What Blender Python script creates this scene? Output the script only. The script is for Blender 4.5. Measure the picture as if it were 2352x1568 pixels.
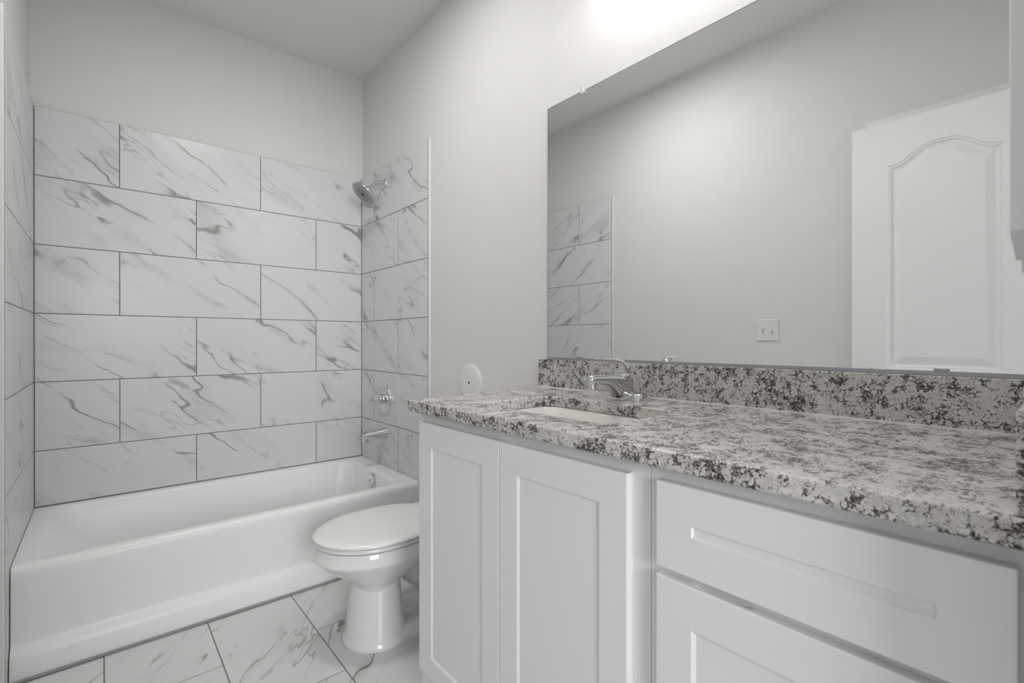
import bpy, bmesh, math, random
from mathutils import Vector, Matrix, Euler
random.seed(7)
PI = math.pi
scn = bpy.context.scene
C = scn.collection
for o in list(bpy.data.objects):
    bpy.data.objects.remove(o)

# ------------------------------------------------------------------ camera, world, exposure
H = 1.105                                   # lens height above the floor; the room axes meet the lens axis at 40.5 degrees
cam_d = bpy.data.cameras.new('camera')
cam_d.sensor_width = 36.0
cam_d.lens = 36.0 * 1102.33 / 2352.0
cam_d.clip_start = 0.02
cam_d.dof.use_dof = True
cam_d.dof.focus_distance = 1.9
cam_d.dof.aperture_fstop = 6.3
cam = bpy.data.objects.new('camera', cam_d)
C.objects.link(cam)
cam.location = (0, 0, H)
cam.rotation_euler = (PI / 2 - 0.0015, 0, -0.7068)
scn.camera = cam

w = bpy.data.worlds.new('world')
scn.world = w
w.use_nodes = True
bg = w.node_tree.nodes['Background']
bg.inputs[0].default_value = (1.0, 1.0, 1.0, 1)
bg.inputs[1].default_value = 0.48           # dim ambient added as assumed hall light, enters by the doorway behind the camera

scn.view_settings.view_transform = 'Standard'
scn.view_settings.look = 'None'
scn.view_settings.gamma = 1.0
scn.view_settings.use_curve_mapping = False
scn.view_settings.exposure = 0.24
LAMP = 5.5                                 # vanity lamp shades
DISK = 49.0  # strength of the added ceiling fill light
BULB = 50.0                                 # downward bulbs of the vanity lamp
ld = bpy.data.lights.new('hall_fill_light', 'AREA')      # unseen area light added for assumed daylight beyond the doorway; no window built
ld.shape = 'RECTANGLE'
ld.size, ld.size_y = 0.95, 1.2
ld.energy = 56.0
lo = bpy.data.objects.new('hall_fill_light', ld)
C.objects.link(lo)
lo.location = (-0.38, -2.5, 1.65)
lo.rotation_euler = (PI / 2, 0, -0.12)

# ------------------------------------------------------------------ materials
def new_mat(name):
    m = bpy.data.materials.new(name)
    m.use_nodes = True
    nt = m.node_tree
    b = nt.nodes['Principled BSDF']
    return m, nt, b

def nd(nt, typ, **kw):
    n = nt.nodes.new(typ)
    for k, v in kw.items():
        if k in n.inputs:
            n.inputs[k].default_value = v
        else:
            setattr(n, k, v)
    return n

def ramp(nt, stops, interp='LINEAR'):
    r = nt.nodes.new('ShaderNodeValToRGB')
    r.color_ramp.interpolation = interp
    el = r.color_ramp.elements
    el[0].position, el[0].color = stops[0][0], (*stops[0][1], 1)
    el[1].position, el[1].color = stops[-1][0], (*stops[-1][1], 1)
    for p, c in stops[1:-1]:
        e = el.new(p)
        e.color = (*c, 1)
    return r

def plain(name, col, rough=0.4, metal=0.0, bump=0.0, bscale=300, coat=0.0, var=0.0):
    m, nt, b = new_mat(name)
    b.inputs['Base Color'].default_value = (*col, 1)
    b.inputs['Roughness'].default_value = rough
    b.inputs['Metallic'].default_value = metal
    b.inputs['Coat Weight'].default_value = coat
    tc = nt.nodes.new('ShaderNodeTexCoord')
    if var:
        n = nd(nt, 'ShaderNodeTexNoise', Scale=9.0, Detail=3.0)
        nt.links.new(tc.outputs['Object'], n.inputs['Vector'])
        r = ramp(nt, [(0.3, tuple(c * (1 - var) for c in col)), (0.7, tuple(min(1, c * (1 + var)) for c in col))])
        nt.links.new(n.outputs['Fac'], r.inputs['Fac'])
        nt.links.new(r.outputs['Color'], b.inputs['Base Color'])
    if bump:
        n = nd(nt, 'ShaderNodeTexNoise', Scale=bscale, Detail=2.0)
        nt.links.new(tc.outputs['Object'], n.inputs['Vector'])
        bp = nd(nt, 'ShaderNodeBump', Strength=bump, Distance=0.002)
        nt.links.new(n.outputs['Fac'], bp.inputs['Height'])
        nt.links.new(bp.outputs['Normal'], b.inputs['Normal'])
    return m

M_wall = plain('painted_drywall', (0.732, 0.728, 0.718), 0.7, bump=0.25, bscale=190, var=0.008)
M_ceil = plain('ceiling_paint', (0.80, 0.80, 0.795), 0.85, bump=0.3, bscale=160)
M_paint = plain('white_trim_paint', (0.83, 0.83, 0.83), 0.35)
M_door = plain('door_paint', (0.86, 0.865, 0.87), 0.38)
M_cab = plain('white_cabinet_paint', (0.83, 0.833, 0.84), 0.55)
M_wcab = plain('grey_cabinet_paint', (0.82, 0.825, 0.83), 0.6)
M_gap = plain('dark_gap', (0.05, 0.05, 0.05), 0.9)
M_tub = plain('tub_enamel', (0.87, 0.87, 0.87), 0.33)
M_porc = plain('porcelain', (0.84, 0.84, 0.835), 0.10, coat=0.4)
M_sink = plain('sink_porcelain', (0.80, 0.785, 0.76), 0.15, coat=0.4)
M_seat = plain('toilet_seat_plastic', (0.83, 0.83, 0.83), 0.2)
M_chrome = plain('chrome', (0.72, 0.72, 0.73), 0.12, metal=1.0)
M_nickel = plain('satin_nickel', (0.55, 0.54, 0.52), 0.25, metal=1.0)
M_steel = plain('grey_channel', (0.40, 0.40, 0.42), 0.35, metal=0.6)
M_black = plain('black_rubber', (0.015, 0.015, 0.015), 0.5)
M_plate = plain('plastic_plate', (0.76, 0.757, 0.75), 0.35)
M_slot = plain('grey_slot', (0.42, 0.42, 0.41), 0.6)
M_mirror = plain('mirror_silver', (0.93, 0.935, 0.93), 0.0, metal=1.0)
M_grout = plain('grout', (0.235, 0.235, 0.235), 0.9, bump=0.3, bscale=500)
M_caulk = plain('caulk', (0.80, 0.80, 0.79), 0.5)

m, nt, b = new_mat('clear_plastic')
b.inputs['Base Color'].default_value = (0.9, 0.9, 0.9, 1)
b.inputs['Roughness'].default_value = 0.08
b.inputs['Transmission Weight'].default_value = 0.3
b.inputs['IOR'].default_value = 1.45
M_clear = m

m, nt, b = new_mat('opal_glass_lit')
b.inputs['Base Color'].default_value = (0.9, 0.9, 0.88, 1)
b.inputs['Emission Color'].default_value = (1.0, 0.985, 0.96, 1)
b.inputs['Emission Strength'].default_value = LAMP
M_opal = m

M_bulb = M_opal.copy()
M_bulb.name = 'bulb_lit'
M_bulb.node_tree.nodes['Principled BSDF'].inputs['Emission Strength'].default_value = BULB

def marble(name, base, vein, halo, rough, strength=1.0):
    m, nt, b = new_mat(name)
    L = nt.links.new
    uv = nt.nodes.new('ShaderNodeUVMap')
    uv.uv_map = 'UVMap'
    mp = nd(nt, 'ShaderNodeMapping')
    mp.inputs['Rotation'].default_value = (0, 0, math.radians(34))
    mp.inputs['Scale'].default_value = (1, 1, 1)
    L(uv.outputs['UV'], mp.inputs['Vector'])
    # wavy warp of the vein direction
    wn = nd(nt, 'ShaderNodeTexNoise', Scale=5.5, Detail=3.0, Roughness=0.5)
    L(mp.outputs['Vector'], wn.inputs['Vector'])
    sb = nd(nt, 'ShaderNodeVectorMath', operation='SUBTRACT')
    sb.inputs[1].default_value = (0.5, 0.5, 0.5)
    L(wn.outputs['Color'], sb.inputs[0])
    sc = nd(nt, 'ShaderNodeVectorMath', operation='SCALE')
    sc.inputs['Scale'].default_value = 0.085
    L(sb.outputs[0], sc.inputs[0])
    ad = nd(nt, 'ShaderNodeVectorMath', operation='ADD')
    L(mp.outputs['Vector'], ad.inputs[0])
    L(sc.outputs[0], ad.inputs[1])
    st = nd(nt, 'ShaderNodeMapping')
    st.inputs['Scale'].default_value = (0.17, 1.0, 1.0)
    L(ad.outputs[0], st.inputs['Vector'])

    def ridge(scale, detail, width, off):
        mo = nd(nt, 'ShaderNodeMapping')
        mo.inputs['Location'].default_value = off
        L(st.outputs['Vector'], mo.inputs['Vector'])
        n = nd(nt, 'ShaderNodeTexNoise', Scale=scale, Detail=detail, Roughness=0.5)
        L(mo.outputs['Vector'], n.inputs['Vector'])
        s = nd(nt, 'ShaderNodeMath', operation='SUBTRACT')
        s.inputs[1].default_value = 0.5
        L(n.outputs['Fac'], s.inputs[0])
        a = nd(nt, 'ShaderNodeMath', operation='ABSOLUTE')
        L(s.outputs[0], a.inputs[0])
        mr = nd(nt, 'ShaderNodeMapRange')
        mr.interpolation_type = 'SMOOTHSTEP'
        mr.inputs['From Min'].default_value = 0.0
        mr.inputs['From Max'].default_value = width
        mr.inputs['To Min'].default_value = 1.0
        mr.inputs['To Max'].default_value = 0.0
        L(a.outputs[0], mr.inputs['Value'])
        return mr.outputs[0]

    def mask(scale, lo, hi, off):
        mo = nd(nt, 'ShaderNodeMapping')
        mo.inputs['Location'].default_value = off
        mo.inputs['Scale'].default_value = (0.55, 1, 1)
        L(mp.outputs['Vector'], mo.inputs['Vector'])
        n = nd(nt, 'ShaderNodeTexNoise', Scale=scale, Detail=2.0)
        L(mo.outputs['Vector'], n.inputs['Vector'])
        mr = nd(nt, 'ShaderNodeMapRange')
        mr.interpolation_type = 'SMOOTHSTEP'
        mr.inputs['From Min'].default_value = lo
        mr.inputs['From Max'].default_value = hi
        L(n.outputs['Fac'], mr.inputs['Value'])
        return mr.outputs[0]

    def mul(a, bb):
        n = nd(nt, 'ShaderNodeMath', operation='MULTIPLY')
        L(a, n.inputs[0])
        if isinstance(bb, (int, float)):
            n.inputs[1].default_value = bb
        else:
            L(bb, n.inputs[1])
        return n.outputs[0]

    def mx(a, bb):
        n = nd(nt, 'ShaderNodeMath', operation='MAXIMUM')
        L(a, n.inputs[0])
        L(bb, n.inputs[1])
        return n.outputs[0]

    thin = mul(ridge(4.6, 2.0, 0.0125, (0, 0, 0)), mask(6.0, 0.44, 0.62, (3, 1, 0)))
    fine = mul(mul(ridge(10.0, 2.5, 0.016, (7, 3, 0)), mask(5.0, 0.48, 0.66, (9, 4, 0))), 0.55)
    wide = mul(mul(ridge(4.6, 1.5, 0.075, (0, 0, 0)), mask(7.0, 0.46, 0.72, (5, 8, 0))), 0.50)
    line = mx(thin, fine)
    fac1 = mul(wide, strength)
    fac2 = mul(line, strength)
    mixa = nt.nodes.new('ShaderNodeMix')
    mixa.data_type = 'RGBA'
    mixa.inputs['A'].default_value = (*base, 1)
    mixa.inputs['B'].default_value = (*halo, 1)
    L(fac1, mixa.inputs['Factor'])
    mixb = nt.nodes.new('ShaderNodeMix')
    mixb.data_type = 'RGBA'
    mixb.inputs['B'].default_value = (*vein, 1)
    L(mixa.outputs['Result'], mixb.inputs['A'])
    L(fac2, mixb.inputs['Factor'])
    L(mixb.outputs['Result'], b.inputs['Base Color'])
    b.inputs['Roughness'].default_value = rough
    return m

M_tile = marble('marble_wall_tile', (0.70, 0.705, 0.715), (0.30, 0.295, 0.29), (0.47, 0.47, 0.475), 0.30)
M_ftile = marble('marble_floor_tile', (0.69, 0.69, 0.69), (0.19, 0.185, 0.175), (0.40, 0.395, 0.385), 0.28)

def granite():
    m, nt, b = new_mat('speckled_granite')
    L = nt.links.new
    tc = nt.nodes.new('ShaderNodeTexCoord')

    def val(op, a, bb, clamp=False):
        n = nd(nt, 'ShaderNodeMath', operation=op)
        n.use_clamp = clamp
        for i, x in enumerate((a, bb)):
            if isinstance(x, (int, float)):
                n.inputs[i].default_value = x
            else:
                L(x, n.inputs[i])
        return n.outputs[0]

    def noise(scale, detail, rough, vec, dist=0.0):
        n = nd(nt, 'ShaderNodeTexNoise', Scale=scale, Detail=detail, Roughness=rough, Distortion=dist)
        L(vec, n.inputs['Vector'])
        return n

    def sstep(x, lo, hi):
        mr = nd(nt, 'ShaderNodeMapRange')
        mr.interpolation_type = 'SMOOTHSTEP'
        mr.inputs['From Min'].default_value = lo
        mr.inputs['From Max'].default_value = hi
        L(x, mr.inputs['Value'])
        return mr.outputs[0]

    P = tc.outputs['Object']
    wn = noise(95.0, 4.0, 0.65, P)
    sb = nd(nt, 'ShaderNodeVectorMath', operation='SUBTRACT')
    sb.inputs[1].default_value = (0.5, 0.5, 0.5)
    L(wn.outputs['Color'], sb.inputs[0])
    sc = nd(nt, 'ShaderNodeVectorMath', operation='SCALE')
    sc.inputs['Scale'].default_value = 0.022
    L(sb.outputs[0], sc.inputs[0])
    ad = nd(nt, 'ShaderNodeVectorMath', operation='ADD')
    L(P, ad.inputs[0])
    L(sc.outputs[0], ad.inputs[1])
    W = ad.outputs[0]
    ve = nd(nt, 'ShaderNodeTexVoronoi', Scale=98.0, feature='DISTANCE_TO_EDGE')
    L(W, ve.inputs['Vector'])
    big = noise(15.0, 3.0, 0.6, P)
    mid = noise(52.0, 3.0, 0.6, P)
    fin = noise(290.0, 4.0, 0.65, P)
    spk = noise(150.0, 4.0, 0.6, P, 0.6)
    # dark seams between pale grains; their width swells and vanishes with the larger noises
    width = val('ADD', val('MULTIPLY', val('SUBTRACT', big.outputs['Fac'], 0.45), 0.62), val('MULTIPLY', val('SUBTRACT', mid.outputs['Fac'], 0.49), 0.95))
    t = val('SUBTRACT', ve.outputs['Distance'], width)
    t = val('ADD', t, val('MULTIPLY', val('SUBTRACT', fin.outputs['Fac'], 0.5), 0.55))
    seam = sstep(t, -0.07, 0.11)                       # 0 dark .. 1 pale
    specks = sstep(val('ADD', spk.outputs['Fac'], val('MULTIPLY', val('SUBTRACT', big.outputs['Fac'], 0.5), 0.5)), 0.585, 0.66)
    base = ramp(nt, [(0.30, (0.42, 0.41, 0.39)), (0.50, (0.63, 0.615, 0.595)), (0.70, (0.82, 0.81, 0.79))])
    L(val('ADD', val('MULTIPLY', mid.outputs['Fac'], 0.45), val('MULTIPLY', spk.outputs['Fac'], 0.55)), base.inputs['Fac'])
    dark = ramp(nt, [(0.40, (0.022, 0.020, 0.018)), (0.66, (0.20, 0.185, 0.17))])
    L(fin.outputs['Fac'], dark.inputs['Fac'])
    mixa = nt.nodes.new('ShaderNodeMix')
    mixa.data_type = 'RGBA'
    L(seam, mixa.inputs['Factor'])
    L(dark.outputs['Color'], mixa.inputs['A'])
    L(base.outputs['Color'], mixa.inputs['B'])
    mixb = nt.nodes.new('ShaderNodeMix')
    mixb.data_type = 'RGBA'
    mixb.inputs['B'].default_value = (0.06, 0.054, 0.048, 1)
    L(val('MULTIPLY', specks, 0.8), mixb.inputs['Factor'])
    L(mixa.outputs['Result'], mixb.inputs['A'])
    L(mixb.outputs['Result'], b.inputs['Base Color'])
    b.inputs['Roughness'].default_value = 0.24
    b.inputs['IOR'].default_value = 1.48
    return m
M_granite = granite()

# ------------------------------------------------------------------ helpers
def obj(name, bm, mat, parent=None, smooth=False, bevel=0.0, segs=2, angle=35):
    bmesh.ops.recalc_face_normals(bm, faces=bm.faces[:])
    me = bpy.data.meshes.new(name)
    bm.to_mesh(me)
    bm.free()
    for mm in (mat if isinstance(mat, (list, tuple)) else [mat]):
        me.materials.append(mm)
    o = bpy.data.objects.new(name, me)
    C.objects.link(o)
    if parent:
        o.parent = parent
        o.matrix_parent_inverse = parent_matrix(parent).inverted()
    if smooth or bevel:
        for p in me.polygons:
            p.use_smooth = True
    if bevel:
        md = o.modifiers.new('bevel', 'BEVEL')
        md.width = bevel
        md.segments = segs
        md.limit_method = 'ANGLE'
        md.angle_limit = math.radians(angle)
        md.harden_normals = True
    elif smooth:
        md = o.modifiers.new('edges', 'EDGE_SPLIT')
        md.split_angle = math.radians(50)
    return o

def parent_matrix(o):
    mt = Matrix.Translation(o.location) @ o.rotation_euler.to_matrix().to_4x4()
    if o.parent:
        mt = parent_matrix(o.parent) @ o.matrix_parent_inverse @ mt
    return mt

def thing(name, label, cat, loc=(0, 0, 0), group=None):
    o = bpy.data.objects.new(name, None)
    o.empty_display_size = 0.05
    C.objects.link(o)
    o.location = loc
    o['label'] = label
    o['category'] = cat
    if group:
        o['group'] = group
    return o

def tag(o, label, cat, group=None):
    o['label'] = label
    o['category'] = cat
    if group:
        o['group'] = group
    return o

def struct(o, label=None):
    o['kind'] = 'structure'
    if label:
        o['label'] = label
    return o

def add_box(bm, x0, x1, y0, y1, z0, z1):
    vs = [bm.verts.new((x, y, z)) for x in (x0, x1) for y in (y0, y1) for z in (z0, z1)]
    for f in ((0, 1, 3, 2), (4, 6, 7, 5), (0, 4, 5, 1), (2, 3, 7, 6), (0, 2, 6, 4), (1, 5, 7, 3)):
        bm.faces.new([vs[i] for i in f])
    return vs

def box(*a):
    bm = bmesh.new()
    add_box(bm, *a)
    return bm

def loft(bm, rings, cap0=True, cap1=True, closed=True):
    vr = [[bm.verts.new(p) for p in r] for r in rings]
    n = len(vr[0])
    for a, bb in zip(vr, vr[1:]):
        for i in range(n if closed else n - 1):
            j = (i + 1) % n
            bm.faces.new((a[i], a[j], bb[j], bb[i]))
    if cap0:
        bm.faces.new(vr[0])
    if cap1:
        bm.faces.new(vr[-1])
    return vr

def frame_of(axis):
    axis = Vector(axis).normalized()
    ref = Vector((0, 0, 1)) if abs(axis.z) < 0.9 else Vector((1, 0, 0))
    u = axis.cross(ref).normalized()
    v = axis.cross(u).normalized()
    return axis, u, v

def add_lathe(bm, origin, axis, prof, n=40, cap0=True, cap1=True):
    a, u, v = frame_of(axis)
    o = Vector(origin)
    rings = []
    for d, r in prof:
        rings.append([o + a * d + (u * math.cos(2 * PI * k / n) + v * math.sin(2 * PI * k / n)) * r for k in range(n)])
    loft(bm, rings, cap0, cap1)

def lathe(*a, **k):
    bm = bmesh.new()
    add_lathe(bm, *a, **k)
    return bm

def add_tube(bm, pts, radii, n=20):
    pts = [Vector(p) for p in pts]
    if not isinstance(radii, (list, tuple)):
        radii = [radii] * len(pts)
    rings = []
    t0 = (pts[1] - pts[0]).normalized()
    _, u, v = frame_of(t0)
    prev = t0
    for i, p in enumerate(pts):
        t = (pts[min(i + 1, len(pts) - 1)] - pts[max(i - 1, 0)]).normalized()
        q = prev.rotation_difference(t)
        u = q @ u
        v = q @ v
        prev = t
        rings.append([p + (u * math.cos(2 * PI * k / n) + v * math.sin(2 * PI * k / n)) * radii[i] for k in range(n)])
    loft(bm, rings)

def rrect(x0, x1, y0, y1, r, z, n=8):
    pts = []
    for cx, cy, a0 in ((x1 - r, y1 - r, 0), (x0 + r, y1 - r, PI / 2), (x0 + r, y0 + r, PI), (x1 - r, y0 + r, 1.5 * PI)):
        for k in range(n + 1):
            a = a0 + PI / 2 * k / n
            pts.append(Vector((cx + r * math.cos(a), cy + r * math.sin(a), z)))
    return pts

def smooth_path(pts, n=6):
    out = []
    P = [Vector(p) for p in pts]
    for i in range(len(P) - 1):
        p0, p1, p2, p3 = P[max(i - 1, 0)], P[i], P[i + 1], P[min(i + 2, len(P) - 1)]
        for k in range(n):
            t = k / n
            out.append(0.5 * ((2 * p1) + (p2 - p0) * t + (2 * p0 - 5 * p1 + 4 * p2 - p3) * t * t + (-p0 + 3 * p1 - 3 * p2 + p3) * t ** 3))
    out.append(P[-1])
    return out

# ------------------------------------------------------------------ room shell
XL, XR, YB, YN = -0.245, 1.2915, 3.013, 0.015        # painted wall planes
TXL, TXR, TYB = -0.231, 1.2815, 3.003                # tile faces
CEIL = 1.693 + H
wl = struct(obj('wall_left', box(XL - 0.1, XL, -0.35, YB + 0.1, 0, CEIL), M_wall))
wr = struct(obj('wall_right', box(XR, XR + 0.1, -0.35, YB + 0.1, 0, CEIL), M_wall))
wb = struct(obj('wall_back', box(XL, XR, YB, YB + 0.1, 0, CEIL), M_wall))
bm = bmesh.new()                                     # wall with the doorway the camera stands in
add_box(bm, 0.625, XR, -0.10, YN, 0, CEIL)
add_box(bm, XL, 0.625, -0.10, YN, 2.10, CEIL)
add_box(bm, XL, -0.15, -0.10, YN, 0, 2.10)
struct(obj('wall_near', bm, M_wall))
struct(obj('ceiling', box(XL - 0.1, XR + 0.1, -0.35, YB + 0.1, CEIL, CEIL + 0.1), M_ceil))

GW = 0.0042
def tile_panel(name, parent, origin, U, V, N, rows, mat, thick, seed, fv=1):
    """rows: (v0, v1, [u joints], u0, u1); tiles proud of a grout bed, one mesh"""
    rnd = random.Random(seed)
    O, U, V, N = Vector(origin), Vector(U), Vector(V), Vector(N)
    bm = bmesh.new()
    uvl = bm.loops.layers.uv.new('UVMap')
    def P(u, v, d):
        return O + U * u + V * v + N * d
    def quad(ps, mi, uvs=None):
        f = bm.faces.new([bm.verts.new(p) for p in ps])
        f.material_index = mi
        for l, q in zip(f.loops, uvs or [(0, 0)] * 4):
            l[uvl].uv = q
    us = [r[3] for r in rows] + [r[4] for r in rows]
    for v0, v1, joints, u0, u1 in rows:
        e = [u0] + [j for j in joints if u0 < j < u1] + [u1]
        # bed
        g = -0.0007
        quad([P(u0, v0, g), P(u1, v0, g), P(u1, v1, g), P(u0, v1, g)], 1)
        for sa, sb_ in (((u0, v0), (u1, v0)), ((u1, v0), (u1, v1)), ((u1, v1), (u0, v1)), ((u0, v1), (u0, v0))):
            quad([P(*sa, g), P(*sa, -thick), P(*sb_, -thick), P(*sb_, g)], 1)
        for a, c in zip(e, e[1:]):
            h = GW / 2
            ua, ub, va, vb = a + h, c - h, v0 + h, v1 - (0.0005 if abs(v1 - ZT) < 1e-6 else h)
            if ub - ua < 0.004:
                continue
            ox, oy = rnd.uniform(0, 40), rnd.uniform(0, 40)
            ins = 0.0004
            outer = [(ua, va), (ub, va), (ub, vb), (ua, vb)]
            inner = [(ua + ins, va + ins), (ub - ins, va + ins), (ub - ins, vb - ins), (ua + ins, vb - ins)]
            quad([P(x, y, 0) for x, y in inner], 0, [(x + ox, fv * y + oy) for x, y in inner])
            for k in range(4):
                j = (k + 1) % 4
                quad([P(*outer[k], -0.0007), P(*outer[j], -0.0007), P(*inner[j], 0), P(*inner[k], 0)], 0,
                     [(q[0] + ox, fv * q[1] + oy) for q in (outer[k], outer[j], inner[j], inner[k])])
    me = bpy.data.meshes.new(name)
    bm.to_mesh(me)
    bm.free()
    me.materials.append(mat)
    me.materials.append(M_grout)
    o = bpy.data.objects.new(name, me)
    C.objects.link(o)
    o.parent = parent
    return o

ZT = 1.0468 + H
RH = 0.308
row_z = [(ZT - RH * (k + 1), ZT - RH * k) for k in range(7)]
row_z.append((0.0, row_z[-1][0]))
TUBZ = 0.36
# back wall: u = X
rows = []
for k, (a, c) in enumerate(row_z):
    if c <= TUBZ:
        continue
    rows.append((max(a, TUBZ + 0.003), c, [0.065, 0.686] if k % 2 == 0 else [0.378, 0.993], TXL + 0.001, TXR - 0.001))
tile_panel('tile_panel', wb, (0, TYB, 0), (1, 0, 0), (0, 0, 1), (0, -1, 0), rows, M_tile, 0.010, 3)
# right wall: u = -Y
EDGE = 2.172
rows = [(a, c, [-2.817] if k % 2 == 0 else [-2.500], -TYB + 0.001, -EDGE) for k, (a, c) in enumerate(row_z) if c - a > 0.01]
tile_panel('tile_panel', wr, (TXR, 0, 0), (0, -1, 0), (0, 0, 1), (-1, 0, 0), rows, M_tile, 0.010, 11)
# left wall: u = Y
rows = [(a, c, [2.485] if k % 2 == 0 else [2.825], EDGE, TYB - 0.001) for k, (a, c) in enumerate(row_z) if c - a > 0.01]
tile_panel('tile_panel', wl, (TXL, 0, 0), (0, 1, 0), (0, 0, 1), (1, 0, 0), rows, M_tile, 0.014, 23)
obj('tile_edge_trim', box(TXR + 0.001, XR, EDGE - 0.016, EDGE, 0, ZT + 0.001), M_caulk, wr, bevel=0.003)
obj('tile_edge_trim', box(XL, TXL - 0.001, EDGE - 0.016, EDGE, 0, ZT + 0.001), M_caulk, wl, bevel=0.003)

# floor: u = X, v = Y ; columns of tiles run along Y, half-staggered
fl = struct(obj('floor', box(XL - 0.1, XR + 0.1, -0.35, YB + 0.1, -0.1, -0.009), M_grout))
rows = []
cols = [-0.245, 0.004, 0.313, 0.622, 0.931, 1.24, XR]
for k, (a, c) in enumerate(zip(cols, cols[1:])):
    j0 = 1.880 if k % 2 == 1 else 1.588
    js = [j0 + i * 0.6145 for i in range(-4, 3)]
    rows.append((a, c, js, -0.30, YB))
# for the floor the 'row' direction is X and the joints run along Y
tile_panel('tile_panel', fl, (0, 0, 0), (0, 1, 0), (1, 0, 0), (0, 0, 1), rows, M_ftile, 0.009, 5, -1)

# ------------------------------------------------------------------ left wall: casing, open door, switch plate (all seen in the mirror)
bm = bmesh.new()
CY, CZ, CW = 0.650, 1.049 + H, 0.060
# stepped profile: outer bead, body
for (o_, t) in ((0.0, 0.012), (0.008, 0.017), (0.016, 0.013)):
    add_box(bm, XL, XL + t, 0.030, CY - o_, CZ - CW, CZ - o_)
    add_box(bm, XL, XL + t, CY - CW, CY - o_, 0, CZ - CW)
struct(obj('trim_1', bm, M_paint, bevel=0.0015), 'white door casing on the left wall behind the open door')

def arch_top(y, y0, y1, zs, rise):
    t = (y - y0) / (y1 - y0)
    s = 1 - abs(2 * t - 1)                      # 0 at the sides, 1 in the middle
    e = max(0.0, min(1.0, (s - 0.06) / 0.78))
    return zs + rise * (e * e * (3 - 2 * e))

door = struct(thing('door_1', 'white panelled door standing open along the left wall', 'door', (-0.155, 0.042, 0.012)))
del door['category']
DX1, DY0, DY1, DZ0, DZ1 = -0.155, 0.042, 0.690, 0.012, 0.996 + H
def panel_outline(y0, y1, z0, zs, rise, inset, n=28):
    """closed outline of an arched panel; counter-clockwise from bottom left"""
    pts = [(y0 + inset, z0 + inset), (y1 - inset, z0 + inset)]
    for k in range(n + 1):
        y = (y1 - inset) + ((y0 + inset) - (y1 - inset)) * k / n
        yy = y0 + (y - y0 - inset) / (y1 - y0 - 2 * inset) * (y1 - y0)
        pts.append((y, arch_top(yy, y0, y1, zs, rise) - inset))
    return pts
bm = bmesh.new()
PY0, PY1 = 0.182, 0.553
panels = [(PY0, PY1, 0.98, 0.796 + H, 0.070), (PY0, PY1, 0.22, 0.84, 0.0)]
edges = []
def loop_edges(pts, x):
    vs = [bm.verts.new((x, y, z)) for y, z in pts]
    es = [bm.edges.new((vs[i], vs[(i + 1) % len(vs)])) for i in range(len(vs))]
    return vs, es
ov, oe = loop_edges([(DY0, DZ0), (DY1, DZ0), (DY1, DZ1), (DY0, DZ1)], DX1)
edges += oe
pv = []
for q in panels:
    v_, e_ = loop_edges(panel_outline(*q, 0.0), DX1)
    edges += e_
    pv.append((v_, q))
bmesh.ops.triangle_fill(bm, use_beauty=True, use_dissolve=False, edges=edges, normal=(1, 0, 0))
steps = [(0.005, -0.0045), (0.010, -0.004), (0.015, -0.011), (0.024, -0.0115), (0.054, -0.0025)]
for v_, q in pv:
    prev = v_
    for ins, dx in steps:
        cur = [bm.verts.new((DX1 + dx, y, z)) for y, z in panel_outline(*q, ins)]
        for i in range(len(cur)):
            j = (i + 1) % len(cur)
            bm.faces.new((prev[i], prev[j], cur[j], cur[i]))
        prev = cur
    es = [bm.edges.get((prev[i], prev[(i + 1) % len(prev)])) for i in range(len(prev))]
    bmesh.ops.triangle_fill(bm, use_beauty=True, edges=es, normal=(1, 0, 0))
bv = [bm.verts.new((DX1 - 0.035, v.co.y, v.co.z)) for v in ov]
for i in range(4):
    j = (i + 1) % 4
    bm.faces.new((ov[i], ov[j], bv[j], bv[i]))
bm.faces.new(bv)
obj('slab', bm, M_door, door, smooth=False)
k = obj('door_knob', lathe((DX1, 0.622, 0.945), (1, 0, 0), [(0, 0.034), (0.004, 0.034), (0.008, 0.030), (0.010, 0.013), (0.032, 0.012), (0.036, 0.020), (0.040, 0.027), (0.046, 0.030), (0.053, 0.027), (0.057, 0.016), (0.058, 0.004)]), M_nickel, door, smooth=True)
k['label'] = 'dark metal knob'
for hz in (0.25, 1.05, 1.85):
    bm = bmesh.new()
    add_lathe(bm, (DX1 - 0.018, DY0 - 0.008, hz - 0.045), (0, 0, 1), [(0, 0.006), (0.09, 0.006)], 12)
    add_box(bm, DX1 - 0.03, DX1 - 0.004, DY0 - 0.003, DY0 + 0.001, hz - 0.045, hz + 0.045)
    obj('hinge', bm, M_nickel, door)

sw = thing('light_switch_plate', 'white two-toggle switch plate on the left wall, reflected in the mirror', 'switch plate', (XL, 1.107, H + 0.059))
obj('plate', box(XL, XL + 0.006, 1.107 - 0.0595, 1.107 + 0.0595, H - 0.0005, H + 0.1185), M_plate, sw, bevel=0.003)
for dy, up in ((0.023, 1), (-0.023, -1)):
    bm = box(XL + 0.006, XL + 0.0066, 1.107 + dy - 0.005, 1.107 + dy + 0.005, H + 0.047, H + 0.071)
    obj('toggle_slot', bm, M_slot, sw)
    bm = bmesh.new()
    z0 = H + 0.059
    loft(bm, [[(XL + 0.006, 1.107 + dy + sy * 0.0042, z0 + sz * 0.008) for sy, sz in ((-1, -1), (1, -1), (1, 1), (-1, 1))],
              [(XL + 0.017, 1.107 + dy + sy * 0.0036, z0 + up * 0.007 + sz * 0.004) for sy, sz in ((-1, -1), (1, -1), (1, 1), (-1, 1))]])
    obj('toggle', bm, M_plate, sw)
    for dz in (0.030, -0.030):
        obj('screw', lathe((XL + 0.0058, 1.107 + dy, H + 0.059 + dz), (1, 0, 0), [(0, 0.003), (0.001, 0.003)], 10), M_plate, sw)

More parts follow.
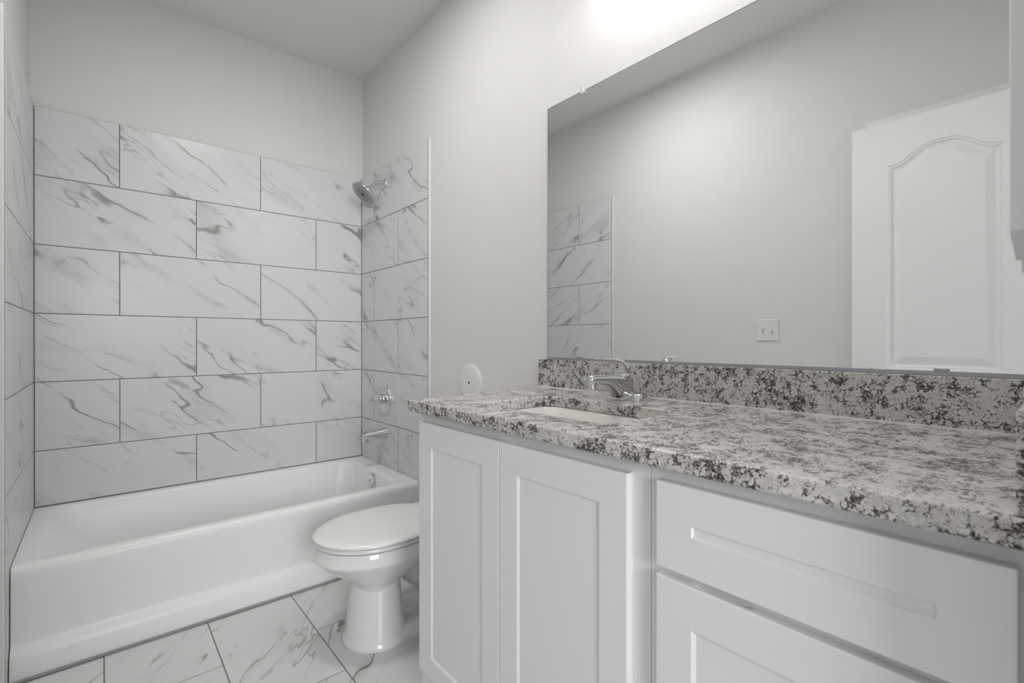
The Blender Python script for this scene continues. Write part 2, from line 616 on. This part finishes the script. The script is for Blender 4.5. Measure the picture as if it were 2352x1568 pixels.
# ------------------------------------------------------------------ bathtub
tub = thing('bathtub', 'white alcove bathtub with a plain apron under the marble tiled walls', 'bathtub', (0.525, 2.6, 0))
TX0, TX1, TY0, TY1 = TXL + 0.002, TXR - 0.002, 2.252, TYB - 0.002
bm = bmesh.new()
n = 10
def tubring(x0, x1, y0, y1, r, z):
    return rrect(x0, x1, y0, y1, r, z, n)
rings = [tubring(TX0, TX1, y_, TY1, 0.003, z_) for y_, z_ in ((2.212, 0.0), (2.2125, 0.006), (2.216, 0.030), (2.2215, 0.066), (2.2245, 0.076), (2.2300, 0.087), (2.2405, 0.101), (2.2435, 0.108), (2.2455, 0.120),
         (2.2490, 0.22), (2.2525, 0.322), (2.2535, 0.336), (2.2565, 0.347), (2.2620, 0.3545), (2.2700, 0.3590))]
rings += [
         tubring(TX0 + 0.045, TX1 - 0.070, TY0 + 0.044, TY1 - 0.030, 0.07, TUBZ + 0.001),
         tubring(TX0 + 0.060, TX1 - 0.083, TY0 + 0.055, TY1 - 0.040, 0.075, TUBZ - 0.004),
         tubring(TX0 + 0.075, TX1 - 0.092, TY0 + 0.062, TY1 - 0.048, 0.08, TUBZ - 0.016),
         tubring(TX0 + 0.120, TX1 - 0.100, TY0 + 0.070, TY1 - 0.055, 0.09, TUBZ - 0.06),
         tubring(TX0 + 0.200, TX1 - 0.112, TY0 + 0.082, TY1 - 0.068, 0.10, TUBZ - 0.15),
         tubring(TX0 + 0.270, TX1 - 0.125, TY0 + 0.095, TY1 - 0.080, 0.10, TUBZ - 0.23),
         tubring(TX0 + 0.310, TX1 - 0.150, TY0 + 0.115, TY1 - 0.100, 0.10, TUBZ - 0.27),
         tubring(TX0 + 0.370, TX1 - 0.200, TY0 + 0.165, TY1 - 0.150, 0.10, TUBZ - 0.285)]
loft(bm, rings, cap0=False, cap1=True)
obj('tub_body', bm, M_tub, tub, smooth=True)
ov_ = obj('overflow_plate', lathe((1.1715, 2.608, H - 0.796), (-1, 0, 0.10), [(-0.012, 0.036), (0, 0.038), (0.006, 0.037), (0.009, 0.030), (0.010, 0.008)]), M_chrome, tub, smooth=True)
ov_['label'] = 'round chrome overflow plate'
obj('screw', lathe((1.1615, 2.608, H - 0.795), (-1, 0, 0.10), [(0, 0.005), (0.0015, 0.0045)], 14), M_gap, ov_)
obj('drain', lathe((1.0, 2.62, TUBZ - 0.2850), (0, 0, 1), [(0, 0.03), (0.003, 0.029), (0.004, 0.015)], 28), M_chrome, tub, smooth=True)
# grey sealant bead between apron and floor
tag(obj('sealant_bead', box(TX0, TX1, 2.2015, 2.2115, 0, 0.010), plain('grey_sealant', (0.30, 0.30, 0.30), 0.8), None, bevel=0.003), 'thin grey sealant strip along the foot of the bathtub apron', 'sealant')

# ------------------------------------------------------------------ shower fittings on the right tiled wall
sh = thing('wall_shower', 'round chrome shower head on a bent arm high on the tiled wall', 'shower head', (TXR, 2.676, 0.935 + H))
obj('flange', lathe((TXR, 2.676, 0.936 + H), (-1, 0, 0), [(0, 0.031), (0.003, 0.031), (0.008, 0.026), (0.012, 0.012)]), M_chrome, sh, smooth=True)
bm = bmesh.new()
HC = Vector((1.152, 2.68, 0.850 + H))
HN = Vector((-0.68, 0.02, -0.73)).normalized()
add_tube(bm, smooth_path([(TXR - 0.002, 2.676, 0.937 + H), (1.255, 2.676, 0.938 + H), (1.230, 2.677, 0.928 + H), HC - HN * 0.075, HC - HN * 0.05], 7), 0.0105)
obj('shower_arm', bm, M_chrome, sh, smooth=True)
hd = obj('shower_head', lathe(HC, HN, [(-0.062, 0.014), (-0.056, 0.019), (-0.048, 0.020), (-0.043, 0.030), (-0.036, 0.043), (-0.026, 0.052), (-0.021, 0.056), (-0.018, 0.074), (-0.010, 0.080), (-0.003, 0.081), (0.0, 0.079)], 56), M_chrome, sh, smooth=True)
sf = obj('spray_face', lathe(HC + HN * 0.0002, HN, [(0, 0.076), (0.0015, 0.074), (0.0020, 0.060)], 48), plain('grey_spray_face', (0.36, 0.36, 0.365), 0.3, metal=0.5), hd)
sf['label'] = 'grey spray face with black nozzles'
a_, u_, v_ = frame_of(HN)
bm = bmesh.new()
add_lathe(bm, HC + HN * 0.0018, HN, [(0, 0.012), (0.002, 0.011)], 20)
for rr, nn in ((0.022, 10), (0.032, 14), (0.042, 18)):
    for q in range(nn):
        a = 2 * PI * q / nn + rr * 40
        add_lathe(bm, HC + HN * 0.0018 + (u_ * math.cos(a) + v_ * math.sin(a)) * rr, HN, [(0, 0.0026), (0.002, 0.002)], 8)
nz = obj('nozzles', bm, M_black, hd)
nz['kind'] = 'stuff'

vt = thing('shower_valve', 'round chrome shower valve plate with a stubby handle between head and spout', 'shower valve', (TXR, 2.682, H - 0.346))
obj('escutcheon', lathe((TXR, 2.682, H - 0.346), (-1, 0, 0), [(0, 0.096), (0.004, 0.096), (0.010, 0.090), (0.013, 0.078), (0.010, 0.066), (0.007, 0.060), (0.008, 0.034)], 56), M_chrome, vt, smooth=True)
hb = bmesh.new()
add_lathe(hb, (TXR - 0.007, 2.682, H - 0.346), (-1, 0, -0.03), [(0, 0.030), (0.022, 0.029), (0.023, 0.033), (0.034, 0.033), (0.038, 0.028), (0.043, 0.022), (0.049, 0.020), (0.054, 0.014), (0.060, 0.010), (0.064, 0.013), (0.068, 0.013), (0.070, 0.009), (0.074, 0.009), (0.078, 0.011), (0.082, 0.008), (0.083, 0.002)], 36)
add_tube(hb, [(TXR - 0.028, 2.682, H - 0.346), (TXR - 0.026, 2.650, H - 0.342), (TXR - 0.024, 2.625, H - 0.338)], [0.010, 0.007, 0.008])
obj('handle', hb, M_chrome, vt, smooth=True)

sp = thing('tub_spout', 'chrome bathtub spout with a pull-up diverter over the tub end', 'spout', (TXR, 2.66, H - 0.55))
bm = bmesh.new()
def ell(x, yc, zc, ry, rz, n=28):
    return [(x, yc + ry * math.cos(2 * PI * k / n), zc + rz * math.sin(2 * PI * k / n)) for k in range(n)]
zc = H - 0.547
rings = [ell(TXR, 2.66, zc, 0.033, 0.033), ell(TXR - 0.010, 2.66, zc, 0.032, 0.032), ell(TXR - 0.03, 2.66, zc - 0.001, 0.030, 0.030), ell(TXR - 0.07, 2.66, zc - 0.001, 0.028, 0.025),
         ell(TXR - 0.13, 2.66, zc - 0.004, 0.026, 0.021), ell(TXR - 0.122, 2.66, zc - 0.009, 0.025, 0.021), ell(TXR - 0.134, 2.66, zc - 0.017, 0.023, 0.022), ell(TXR - 0.140, 2.66, zc - 0.024, 0.018, 0.017), ell(TXR - 0.142, 2.66, zc - 0.028, 0.008, 0.008)]
loft(bm, rings)
obj('spout_body', bm, M_chrome, sp, smooth=True)
obj('outlet', lathe((TXR - 0.122, 2.66, zc - 0.018), (0, 0, -1), [(0, 0.017), (0.024, 0.0165), (0.024, 0.013), (0.012, 0.012)], 28), M_chrome, sp, smooth=True)
obj('diverter_knob', lathe((TXR - 0.124, 2.66, zc + 0.006), (-0.1, 0, 1), [(0, 0.004), (0.014, 0.004), (0.015, 0.009), (0.020, 0.010), (0.023, 0.007), (0.024, 0.002)], 20), M_chrome, sp, smooth=True)

# ------------------------------------------------------------------ toilet
to = thing('toilet', 'white elongated toilet with its lid down between the bathtub and the vanity', 'toilet', (0.95, 1.712, 0))
YC = 1.712
def egg(xf, xm, xb, wy, z, n=48, pf=2.0, pb=2.6, yc=YC):
    """egg outline: pointed to -X; widest at xm"""
    pts = []
    for k in range(n):
        a = 2 * PI * k / n
        c, s = math.cos(a), math.sin(a)
        if c < 0:
            x = xm - (xm - xf) * abs(c) ** (2 / pf)
            y = wy * math.copysign(abs(s) ** (2 / pf), s)
        else:
            x = xm + (xb - xm) * abs(c) ** (2 / pb)
            y = wy * math.copysign(abs(s) ** (2 / pb), s)
        pts.append(Vector((x, yc + y, z)))
    return pts
bm = bmesh.new()
loft(bm, [egg(0.700, 0.78, 0.850, 0.098, 0.20), egg(0.690, 0.78, 0.862, 0.106, 0.231), egg(0.680, 0.78, 0.870, 0.111, 0.235), egg(0.662, 0.78, 0.895, 0.124, 0.246), egg(0.630, 0.785, 0.945, 0.146, 0.271),
          egg(0.592, 0.79, 1.00, 0.170, 0.303), egg(0.570, 0.79, 1.04, 0.184, 0.323), egg(0.5615, 0.79, 1.06, 0.1885, 0.3305), egg(0.5585, 0.79, 1.06, 0.190, 0.3345), egg(0.5585, 0.79, 1.06, 0.190, 0.339), egg(0.560, 0.79, 1.06, 0.189, 0.344),
          egg(0.566, 0.79, 1.06, 0.185, 0.370), egg(0.571, 0.79, 1.06, 0.181, 0.378), egg(0.60, 0.79, 1.05, 0.16, 0.379)], True, True)
loft(bm, [egg(0.668, 0.79, 0.885, 0.122, 0.0, pb=3), egg(0.664, 0.79, 0.888, 0.125, 0.008, pb=3), egg(0.666, 0.79, 0.886, 0.123, 0.016, pb=3), egg(0.674, 0.79, 0.880, 0.117, 0.024, pb=3), egg(0.677, 0.79, 0.878, 0.115, 0.05, pb=3), egg(0.690, 0.79, 0.866, 0.106, 0.14, pb=3), egg(0.700, 0.79, 0.856, 0.100, 0.24, pb=3)], True, True)
# foot plate running back to the wall, trapway behind the pedestal
loft(bm, [rrect(0.80, 1.235, YC - 0.118, YC + 0.118, 0.05, z) for z in (0.0, 0.012)] + [rrect(0.80, 1.225, YC - 0.106, YC + 0.106, 0.05, 0.040), rrect(0.80, 1.20, YC - 0.085, YC + 0.085, 0.05, 0.052)])
add_tube(bm, smooth_path([(0.90, YC, 0.25), (0.985, YC, 0.17), (1.03, YC, 0.12), (1.09, YC, 0.15), (1.12, YC, 0.22), (1.16, YC, 0.24), (1.19, YC, 0.16), (1.19, YC, 0.03)], 5), [0.060] * 10 + [0.056] * 26, 24)
loft(bm, [rrect(0.98, 1.24, YC - 0.16, YC + 0.16, 0.05, 0.30), rrect(0.96, 1.265, YC - 0.19, YC + 0.19, 0.05, 0.345), rrect(0.96, 1.265, YC - 0.19, YC + 0.19, 0.05, 0.385)])
bowl = obj('bowl', bm, M_porc, to, smooth=True)
for s in (-1, 1):
    obj('bolt_cap', lathe((1.06, YC + s * 0.098, 0.040), (0, 0, 1), [(0, 0.014), (0.010, 0.013), (0.015, 0.009), (0.017, 0.002)], 18), M_seat, to, smooth=True)
bm = bmesh.new()
loft(bm, [egg(0.572, 0.79, 1.03, 0.182, 0.3805), egg(0.566, 0.79, 1.03, 0.187, 0.384), egg(0.566, 0.79, 1.03, 0.187, 0.392), egg(0.571, 0.79, 1.03, 0.183, 0.3965)])
obj('seat', bm, M_seat, to, smooth=True)
bm = bmesh.new()
loft(bm, [egg(0.568, 0.79, 1.04, 0.186, 0.3985), egg(0.562, 0.79, 1.04, 0.191, 0.402), egg(0.562, 0.79, 1.04, 0.191, 0.407), egg(0.570, 0.79, 1.04, 0.185, 0.4125), egg(0.60, 0.79, 1.03, 0.165, 0.4155), egg(0.66, 0.79, 1.01, 0.12, 0.417)])
obj('lid', bm, M_seat, to, smooth=True)
for s in (-1, 1):
    obj('hinge', box(1.035, 1.075, YC + s * 0.075 - 0.02, YC + s * 0.075 + 0.02, 0.385, 0.417), M_seat, to, bevel=0.006)
bm = bmesh.new()
loft(bm, [rrect(1.122, 1.268, YC - 0.172, YC + 0.172, 0.03, 0.386), rrect(1.112, 1.274, YC - 0.186, YC + 0.186, 0.03, 0.42), rrect(1.105, 1.276, YC - 0.192, YC + 0.192, 0.03, 0.70)])
obj('tank', bm, M_porc, to, smooth=True)
bm = bmesh.new()
loft(bm, [rrect(1.102, 1.278, YC - 0.195, YC + 0.195, 0.03, 0.702), rrect(1.100, 1.280, YC - 0.197, YC + 0.197, 0.03, 0.71), rrect(1.100, 1.280, YC - 0.197, YC + 0.197, 0.03, 0.73), rrect(1.108, 1.276, YC - 0.19, YC + 0.19, 0.03, 0.738)])
obj('tank_lid', bm, M_porc, to, smooth=True)
bm = bmesh.new()
add_lathe(bm, (1.107, YC + 0.14, 0.64), (-1, 0, 0), [(0, 0.014), (0.010, 0.013)], 16)
add_tube(bm, [(1.094, YC + 0.14, 0.64), (1.090, YC + 0.10, 0.637), (1.092, YC + 0.06, 0.632)], [0.006, 0.006, 0.008], 12)
obj('flush_lever', bm, M_chrome, to, smooth=True)

cp = thing('wall_cover_plate', 'round white blank plate with a dark centre screw on the wall behind the counter', 'cover plate', (XR, 1.805, H - 0.193))
obj('plate', lathe((XR, 1.805, H - 0.193), (-1, 0, 0), [(0, 0.088), (0.003, 0.088), (0.008, 0.080), (0.010, 0.070), (0.0105, 0.01)], 56), M_plate, cp, smooth=True)
obj('screw', lathe((XR - 0.0104, 1.805, H - 0.193), (-1, 0, 0), [(0, 0.0055), (0.001, 0.005)], 14), M_black, cp)

# ------------------------------------------------------------------ vanity: sink cabinet and drawer cabinet
FX, DFX = 0.714, 0.695                        # face frame plane, door face plane
def carcass(y0, y1):
    bm = bmesh.new()
    zt = 0.898
    for a in (y0, y1 - 0.016):
        add_box(bm, FX + 0.019, 1.288, a, a + 0.016, 0.105, zt)
        add_box(bm, 0.785, 1.288, a, a + 0.016, 0, 0.105)
    add_box(bm, FX + 0.019, 1.288, y0 + 0.016, y1 - 0.016, 0.105, 0.12)
    add_box(bm, 1.278, 1.288, y0 + 0.016, y1 - 0.016, 0.12, zt)
    add_box(bm, 0.785, 0.797, y0 + 0.016, y1 - 0.016, 0, 0.105)
    return bm
def front_panel(y0, y1, z0, z1, stile, rail_t, rail_b, notch=None, depth=0.004, t=0.019):
    """shaker front: raised frame round a recessed flat panel, finger notch cut in the back of its top edge"""
    bm = bmesh.new()
    x = DFX
    O = [(y0, z0), (y1, z0), (y1, z1), (y0, z1)]
    I = [(y0 + stile, z0 + rail_b), (y1 - stile, z0 + rail_b), (y1 - stile, z1 - rail_t), (y0 + stile, z1 - rail_t)]
    e = min(0.0065, 0.17 * (z1 - z0 - rail_t - rail_b))
    I2 = [(I[0][0] + e, I[0][1] + e), (I[1][0] - e, I[1][1] + e), (I[2][0] - e, I[2][1] - e), (I[3][0] + e, I[3][1] - e)]
    c = 0.0012
    Oc = [(y0 + c, z0 + c), (y1 - c, z0 + c), (y1 - c, z1 - c), (y0 + c, z1 - c)]
    vb = [bm.verts.new((x + t, y, z)) for y, z in O]
    vs = [bm.verts.new((x + c, y, z)) for y, z in O]
    vo = [bm.verts.new((x, y, z)) for y, z in Oc]
    vi = [bm.verts.new((x, y, z)) for y, z in I]
    vj = [bm.verts.new((x + depth, y, z)) for y, z in I2]
    for A, B_ in ((vb, vs), (vs, vo), (vo, vi), (vi, vj)):
        for i in range(4):
            j = (i + 1) % 4
            if notch and A is vb and i == 2:
                continue
            bm.faces.new((A[i], A[j], B_[j], B_[i]))
    bm.faces.new(vj)
    if not notch:
        bm.faces.new(vb)
    else:
        # top edge strip with a shallow scoop on the back half
        na, nb, nd_ = notch
        ys = [y0] + [na + (nb - na) * k / 24 for k in range(25)] + [y1]
        def dip(y):
            if y <= na or y >= nb:
                return 0.0
            s = min((y - na), (nb - y)) / 0.022
            s = min(1.0, s)
            return nd_ * s * s * (3 - 2 * s)
        xm_ = x + 0.008
        fr = [vs[3]] + [bm.verts.new((x + c, y, z1)) for y in ys[1:-1]] + [vs[2]]
        md = [bm.verts.new((xm_, y, z1)) for y in ys]
        dn = [bm.verts.new((xm_ + 0.002, y, z1 - dip(y))) for y in ys]
        bk = [vb[3]] + [bm.verts.new((x + t, y, z1 - dip(y))) for y in ys[1:-1]] + [vb[2]]
        for A, B_ in ((fr, md), (md, dn), (dn, bk)):
            for i in range(len(ys) - 1):
                bm.faces.new((A[i], A[i + 1], B_[i + 1], B_[i]))
        bm.faces.new([vb[0], vb[1]] + bk[::-1])
    return bm
SP = 0.469
sc_ = thing('sink_cabinet', 'white two-door cabinet under the sink end of the granite counter', 'cabinet', (1.0, 0.86, 0))
obj('carcass', carcass(SP + 0.0006, 1.243), M_cab, sc_)
bm = bmesh.new()
add_box(bm, FX, FX + 0.019, SP + 0.0006, 1.243, 0.858, 0.8985)
add_box(bm, FX, FX + 0.019, SP + 0.0006, 1.243, 0.105, 0.175)
add_box(bm, FX, FX + 0.019, SP + 0.0006, SP + 0.045, 0.175, 0.858)
add_box(bm, FX, FX + 0.019, 1.200, 1.243, 0.175, 0.858)
add_box(bm, FX, FX + 0.019, 0.84, 0.88, 0.175, 0.858)
obj('face_frame', bm, M_cab, sc_)
d = obj('door', front_panel(0.8610, 1.2265, 0.159, 0.873, 0.064, 0.066, 0.057, notch=(0.885, 1.03, 0.006)), M_cab, sc_)
d = obj('door', front_panel(0.5060, 0.8592, 0.159, 0.873, 0.061, 0.064, 0.057, notch=(0.70, 0.84, 0.006)), M_cab, sc_)
dc = thing('drawer_cabinet', 'white drawer cabinet at the right end under the granite counter', 'cabinet', (1.0, 0.25, 0))
obj('carcass', carcass(0.018, SP - 0.0006), M_cab, dc)
bm = bmesh.new()
add_box(bm, FX, FX + 0.019, 0.018, SP - 0.0006, 0.862, 0.8985)
add_box(bm, FX, FX + 0.019, 0.018, SP - 0.0006, 0.105, 0.175)
add_box(bm, FX, FX + 0.019, 0.018, 0.052, 0.175, 0.862)
add_box(bm, FX, FX + 0.019, SP - 0.045, SP - 0.0006, 0.175, 0.862)
add_box(bm, FX, FX + 0.019, 0.052, SP - 0.045, 0.708, 0.752)
add_box(bm, FX, FX + 0.019, 0.052, SP - 0.045, 0.422, 0.466)
obj('face_frame', bm, M_cab, dc)
for z0, z1, rt, rb, nt_ in ((0.736, 0.876, 0.060, 0.062, None), (0.451, 0.7215, 0.066, 0.060, (0.295, 0.392, 0.007)), (0.159, 0.437, 0.066, 0.060, (0.295, 0.392, 0.007))):
    obj('drawer_front', front_panel(0.036, 0.4475, z0, z1, 0.0615, rt, rb, notch=nt_), M_cab, dc)

# ------------------------------------------------------------------ granite counter, splashes
CZ0, CZ1 = H - 0.206, H - 0.1745
bm = bmesh.new()
hole = rrect(0.800, 1.082, 0.634, 1.085, 0.045, CZ1, 8)
outer = [(0.681, 0.0165), (1.2895, 0.0165), (1.2895, 1.334), (0.681, 1.272)]
tv = [bm.verts.new((x, y, CZ1)) for x, y in outer]
hv = [bm.verts.new(p) for p in hole]
es = [bm.edges.new((q[i], q[(i + 1) % len(q)])) for q in (tv, hv) for i in range(len(q))]
bmesh.ops.triangle_fill(bm, use_beauty=True, edges=es, normal=(0, 0, 1))
top_faces = bm.faces[:]
ret = bmesh.ops.extrude_face_region(bm, geom=top_faces)
for v in ret['geom']:
    if isinstance(v, bmesh.types.BMVert):
        v.co.z = CZ0
ct = tag(obj('countertop', bm, M_granite, None, bevel=0.005, segs=3), 'speckled grey granite countertop with an undermount sink cutout', 'countertop')
bs = tag(obj('backsplash', box(1.2695, 1.2895, 0.0165, 1.333, CZ1, H - 0.0705), M_granite, None, bevel=0.002), 'long speckled granite backsplash strip under the mirror', 'backsplash')
ss = tag(obj('side_splash', box(0.690, 1.2685, 0.0165, 0.0375, CZ1, H - 0.0705), M_granite, None, bevel=0.002), 'short granite side splash at the right end of the counter', 'backsplash')
# caulk lines
cl = obj('caulk_line', box(1.2665, 1.2695, 0.038, 1.325, CZ1, CZ1 + 0.004), M_caulk, bs)
cl['label'] = 'thin white caulk line'

# ------------------------------------------------------------------ sink
sk = thing('sink', 'white undermount sink basin set in the granite counter', 'sink', (0.94, 0.86, CZ0 - 0.15))
bm = bmesh.new()
def sr(i, z, r):
    return rrect(0.800 + i, 1.082 - i, 0.634 + i, 1.085 - i, r, z, 8)
loft(bm, [sr(-0.016, CZ0 - 0.012, 0.06), sr(-0.016, CZ0 - 0.0005, 0.06), sr(-0.004, CZ0 - 0.0005, 0.05), sr(0.000, CZ0 - 0.004, 0.05), sr(0.006, CZ0 - 0.03, 0.055), sr(0.016, CZ0 - 0.09, 0.06), sr(0.030, CZ0 - 0.12, 0.065), sr(0.060, CZ0 - 0.138, 0.06), sr(0.10, CZ0 - 0.143, 0.035)], False, True)
obj('basin', bm, M_sink, sk, smooth=True)
obj('drain', lathe((0.945, 0.86, CZ0 - 0.143), (0, 0, 1), [(0, 0.024), (0.002, 0.023), (0.003, 0.015), (0.001, 0.012)], 28), M_chrome, sk, smooth=True)

# ------------------------------------------------------------------ faucet
FYC, FXC = 0.868, 1.172
fa = thing('faucet', 'chrome single-lever faucet standing behind the sink', 'faucet', (FXC, FYC, CZ1))
bm = bmesh.new()
L0 = 0.079
# base: subdivide along Y so that it rises to the middle
NY = 33
sec = []
for i in range(NY):
    t = -1 + 2 * i / (NY - 1)
    y = FYC + L0 * t
    half = 0.026 * (max(0.0, 1 - max(0.0, (abs(t) - 0.72) / 0.28) ** 2.4)) ** 0.5
    half = max(half, 0.008)
    hgt = 0.0225 + 0.021 * max(0.0, 1 - abs(t) / 0.62) ** 1.8
    sec.append([(FXC - half, y, CZ1), (FXC - half, y, CZ1 + hgt - 0.003), (FXC - half * 0.86, y, CZ1 + hgt), (FXC + half * 0.86, y, CZ1 + hgt), (FXC + half, y, CZ1 + hgt - 0.003), (FXC + half, y, CZ1)])
loft(bm, sec)
obj('base', bm, M_chrome, fa, smooth=True)
bm = bmesh.new()
add_lathe(bm, (FXC, FYC, CZ1 + 0.010), (0, 0, 1), [(0, 0.026), (0.030, 0.025), (0.060, 0.024), (0.068, 0.0235), (0.070, 0.0215)], 36)
# flat spout arching forward from the body
def spsec(x, z, hw, hz, tilt):
    pts = []
    for k in range(20):
        a = 2 * PI * k / 20
        cy = math.copysign(abs(math.cos(a)) ** 0.6, math.cos(a)) * hw
        cz = math.copysign(abs(math.sin(a)) ** 0.6, math.sin(a)) * hz
        pts.append((x + cz * math.sin(tilt), FYC + cy, z + cz * math.cos(tilt)))
    return pts
loft(bm, [spsec(FXC + 0.006, CZ1 + 0.034, 0.0245, 0.036, 0.55), spsec(FXC - 0.018, CZ1 + 0.040, 0.0245, 0.034, 0.42), spsec(FXC - 0.036, CZ1 + 0.050, 0.0235, 0.0265, 0.32), spsec(FXC - 0.056, CZ1 + 0.0575, 0.022, 0.020, 0.22), spsec(FXC - 0.080, CZ1 + 0.0625, 0.021, 0.0155, 0.12),
          spsec(FXC - 0.110, CZ1 + 0.0655, 0.0205, 0.0130, 0.05), spsec(FXC - 0.140, CZ1 + 0.0670, 0.020, 0.0125, 0), spsec(FXC - 0.154, CZ1 + 0.0670, 0.0175, 0.0122, 0), spsec(FXC - 0.160, CZ1 + 0.0670, 0.011, 0.0110, 0)])
obj('spout', bm, M_chrome, fa, smooth=True)
obj('aerator', lathe((FXC - 0.138, FYC, CZ1 + 0.058), (0, 0, -1), [(0, 0.0115), (0.018, 0.0112), (0.018, 0.008)], 24), M_chrome, fa, smooth=True)
bm = bmesh.new()
def hsec(c, hw, ht, ang):
    """section across the lever; ang = direction of travel in the XZ plane"""
    pts = []
    nx, nz_ = -math.sin(ang), math.cos(ang)
    for k in range(24):
        a = 2 * PI * k / 24
        pts.append((c[0] + nx * ht * math.sin(a), FYC + hw * math.cos(a), c[1] + nz_ * ht * math.sin(a)))
    return pts
zb = CZ1 + 0.080
loft(bm, [hsec((FXC, zb), 0.0225, 0.0225, PI / 2), hsec((FXC, zb + 0.006), 0.0235, 0.0235, PI / 2), hsec((FXC - 0.002, zb + 0.014), 0.0225, 0.0215, PI * 0.55), hsec((FXC - 0.007, zb + 0.022), 0.021, 0.0185, PI * 0.62), hsec((FXC - 0.016, zb + 0.0295), 0.0185, 0.0135, PI * 0.72), hsec((FXC - 0.032, zb + 0.0345), 0.0165, 0.0105, PI * 0.85),
          hsec((FXC - 0.055, zb + 0.0395), 0.0140, 0.0060, PI * 0.95), hsec((FXC - 0.085, zb + 0.0415), 0.0125, 0.003, PI), hsec((FXC - 0.108, zb + 0.0425), 0.0115, 0.0025, PI * 0.97), hsec((FXC - 0.119, zb + 0.0440), 0.007, 0.002, PI * 0.95)])
hnd = obj('handle', bm, M_chrome, fa, smooth=True)
bm = bmesh.new()
add_lathe(bm, (FXC - 0.0235, FYC, zb + 0.017), (-1, 0, 0.3), [(0, 0.0034), (0.0025, 0.003)], 14)
dt = obj('indicator_dot', bm, M_black, hnd)
dt['label'] = 'small dark indicator dot'
obj('lift_rod', lathe((FXC + 0.020, FYC, CZ1 + 0.02), (0, 0, 1), [(0, 0.003), (0.045, 0.003), (0.046, 0.006), (0.052, 0.006), (0.054, 0.003)], 14), M_chrome, fa, smooth=True)

# ------------------------------------------------------------------ mirror
MFX = 1.2855
mi = thing('wall_mirror', 'large frameless mirror on the wall above the granite backsplash', 'mirror', (MFX, 0.66, H - 0.07))
obj('glass', box(MFX, XR, 0.018, 1.295, H - 0.0665, H + 0.876), M_mirror, mi)
bm = bmesh.new()
add_box(bm, MFX + 0.0002, XR, 1.2951, 1.2972, H - 0.0665, H + 0.876)
add_box(bm, MFX + 0.0002, XR, 0.018, 1.2972, H + 0.8761, H + 0.8785)
obj('edge', bm, plain('mirror_edge', (0.12, 0.12, 0.12), 0.4), mi)
ch = obj('bottom_channel', box(1.2825, XR, 0.018, 1.2965, H - 0.0700, H - 0.0615), M_steel, mi)
ch['label'] = 'grey metal channel along the bottom edge'
for y in (1.139, 0.173):
    obj('mirror_clip', box(1.2820, MFX, y - 0.012, y + 0.012, H - 0.0615, H - 0.056), M_steel, mi, bevel=0.001)
for y in (1.123, 0.30):
    bm = bmesh.new()
    add_lathe(bm, (MFX - 0.0001, y - 0.004, H + 0.873), (-1, 0, 0), [(0, 0.010), (0.004, 0.010), (0.006, 0.007)], 20)
    add_box(bm, MFX - 0.005, XR, y - 0.005, y + 0.007, H + 0.8786, H + 0.893)
    cl_ = obj('top_clip', bm, M_clear, mi, bevel=0.001)
    cl_['label'] = 'clear plastic clip'

# ------------------------------------------------------------------ grey wall cabinet at the frame's right edge
bm = bmesh.new()
pr = [(0.662, H + 0.105), (0.742, H + 0.085), (0.742, 2.35), (0.662, 2.35)]
loft(bm, [[(x, y, z) for x, z in pr] for y in (YN, 0.0405)])
wc = thing('wall_cabinet', 'pale grey wall cabinet above the side splash, cut by the right edge', 'cabinet', (0.70, YN, H + 0.1))
obj('body', bm, M_wcab, wc, bevel=0.0015)
obj('bottom_rail', box(0.75, 0.80, YN, 0.0365, H + 0.075, 2.35), M_wcab, wc)

# ------------------------------------------------------------------ vanity lamp above the mirror (its glow shows at the top of the frame)
vl = thing('vanity_light', 'vanity lamp bar with three glowing glass shades above the mirror', 'lamp', (XR, 0.66, 2.52))
obj('backplate', box(XR - 0.022, XR, 0.36, 0.96, 2.495, 2.585), M_nickel, vl, bevel=0.004)
for y in (0.44, 0.66, 0.88):
    bm = bmesh.new()
    add_tube(bm, smooth_path([(XR - 0.02, y, 2.54), (XR - 0.07, y, 2.55), (XR - 0.125, y, 2.535), (XR - 0.13, y, 2.505)], 5), 0.007, 12)
    add_lathe(bm, (XR - 0.13, y, 2.505), (0, 0, -1), [(0, 0.018), (0.01, 0.030), (0.02, 0.034), (0.022, 0.030)], 24)
    a = obj('lamp_arm', bm, M_nickel, vl, smooth=True)
    obj('bulb', lathe((XR - 0.13, y, 2.3835), (0, 0, -1), [(0, 0.046), (0.004, 0.040), (0.006, 0.01)], 24), M_bulb, vl, smooth=True)
    obj('lamp_shade', lathe((XR - 0.13, y, 2.483), (0, 0, -1), [(0, 0.030), (0.03, 0.042), (0.07, 0.050), (0.10, 0.054), (0.101, 0.050), (0.098, 0.048)], 28), M_opal, vl, smooth=True)

# ------------------------------------------------------------------ unseen flush ceiling light, added as fill for the room's depth
cl2 = thing('fill_ceiling_light', 'unseen flush round ceiling light added to brighten the middle of the bathroom', 'lamp', (0.50, 1.58, CEIL))
obj('trim_ring', lathe((0.50, 1.58, CEIL), (0, 0, -1), [(0, 0.165), (0.018, 0.160), (0.022, 0.150), (0.016, 0.142)], 48), M_paint, cl2, smooth=True)
dm = M_opal.copy()
dm.name = 'fill_diffuser_lit'
dm.node_tree.nodes['Principled BSDF'].inputs['Emission Strength'].default_value = DISK
obj('diffuser', lathe((0.50, 1.58, CEIL - 0.012), (0, 0, -1), [(0, 0.143), (0.006, 0.140), (0.010, 0.10), (0.0115, 0.01)], 48), dm, cl2, smooth=True)
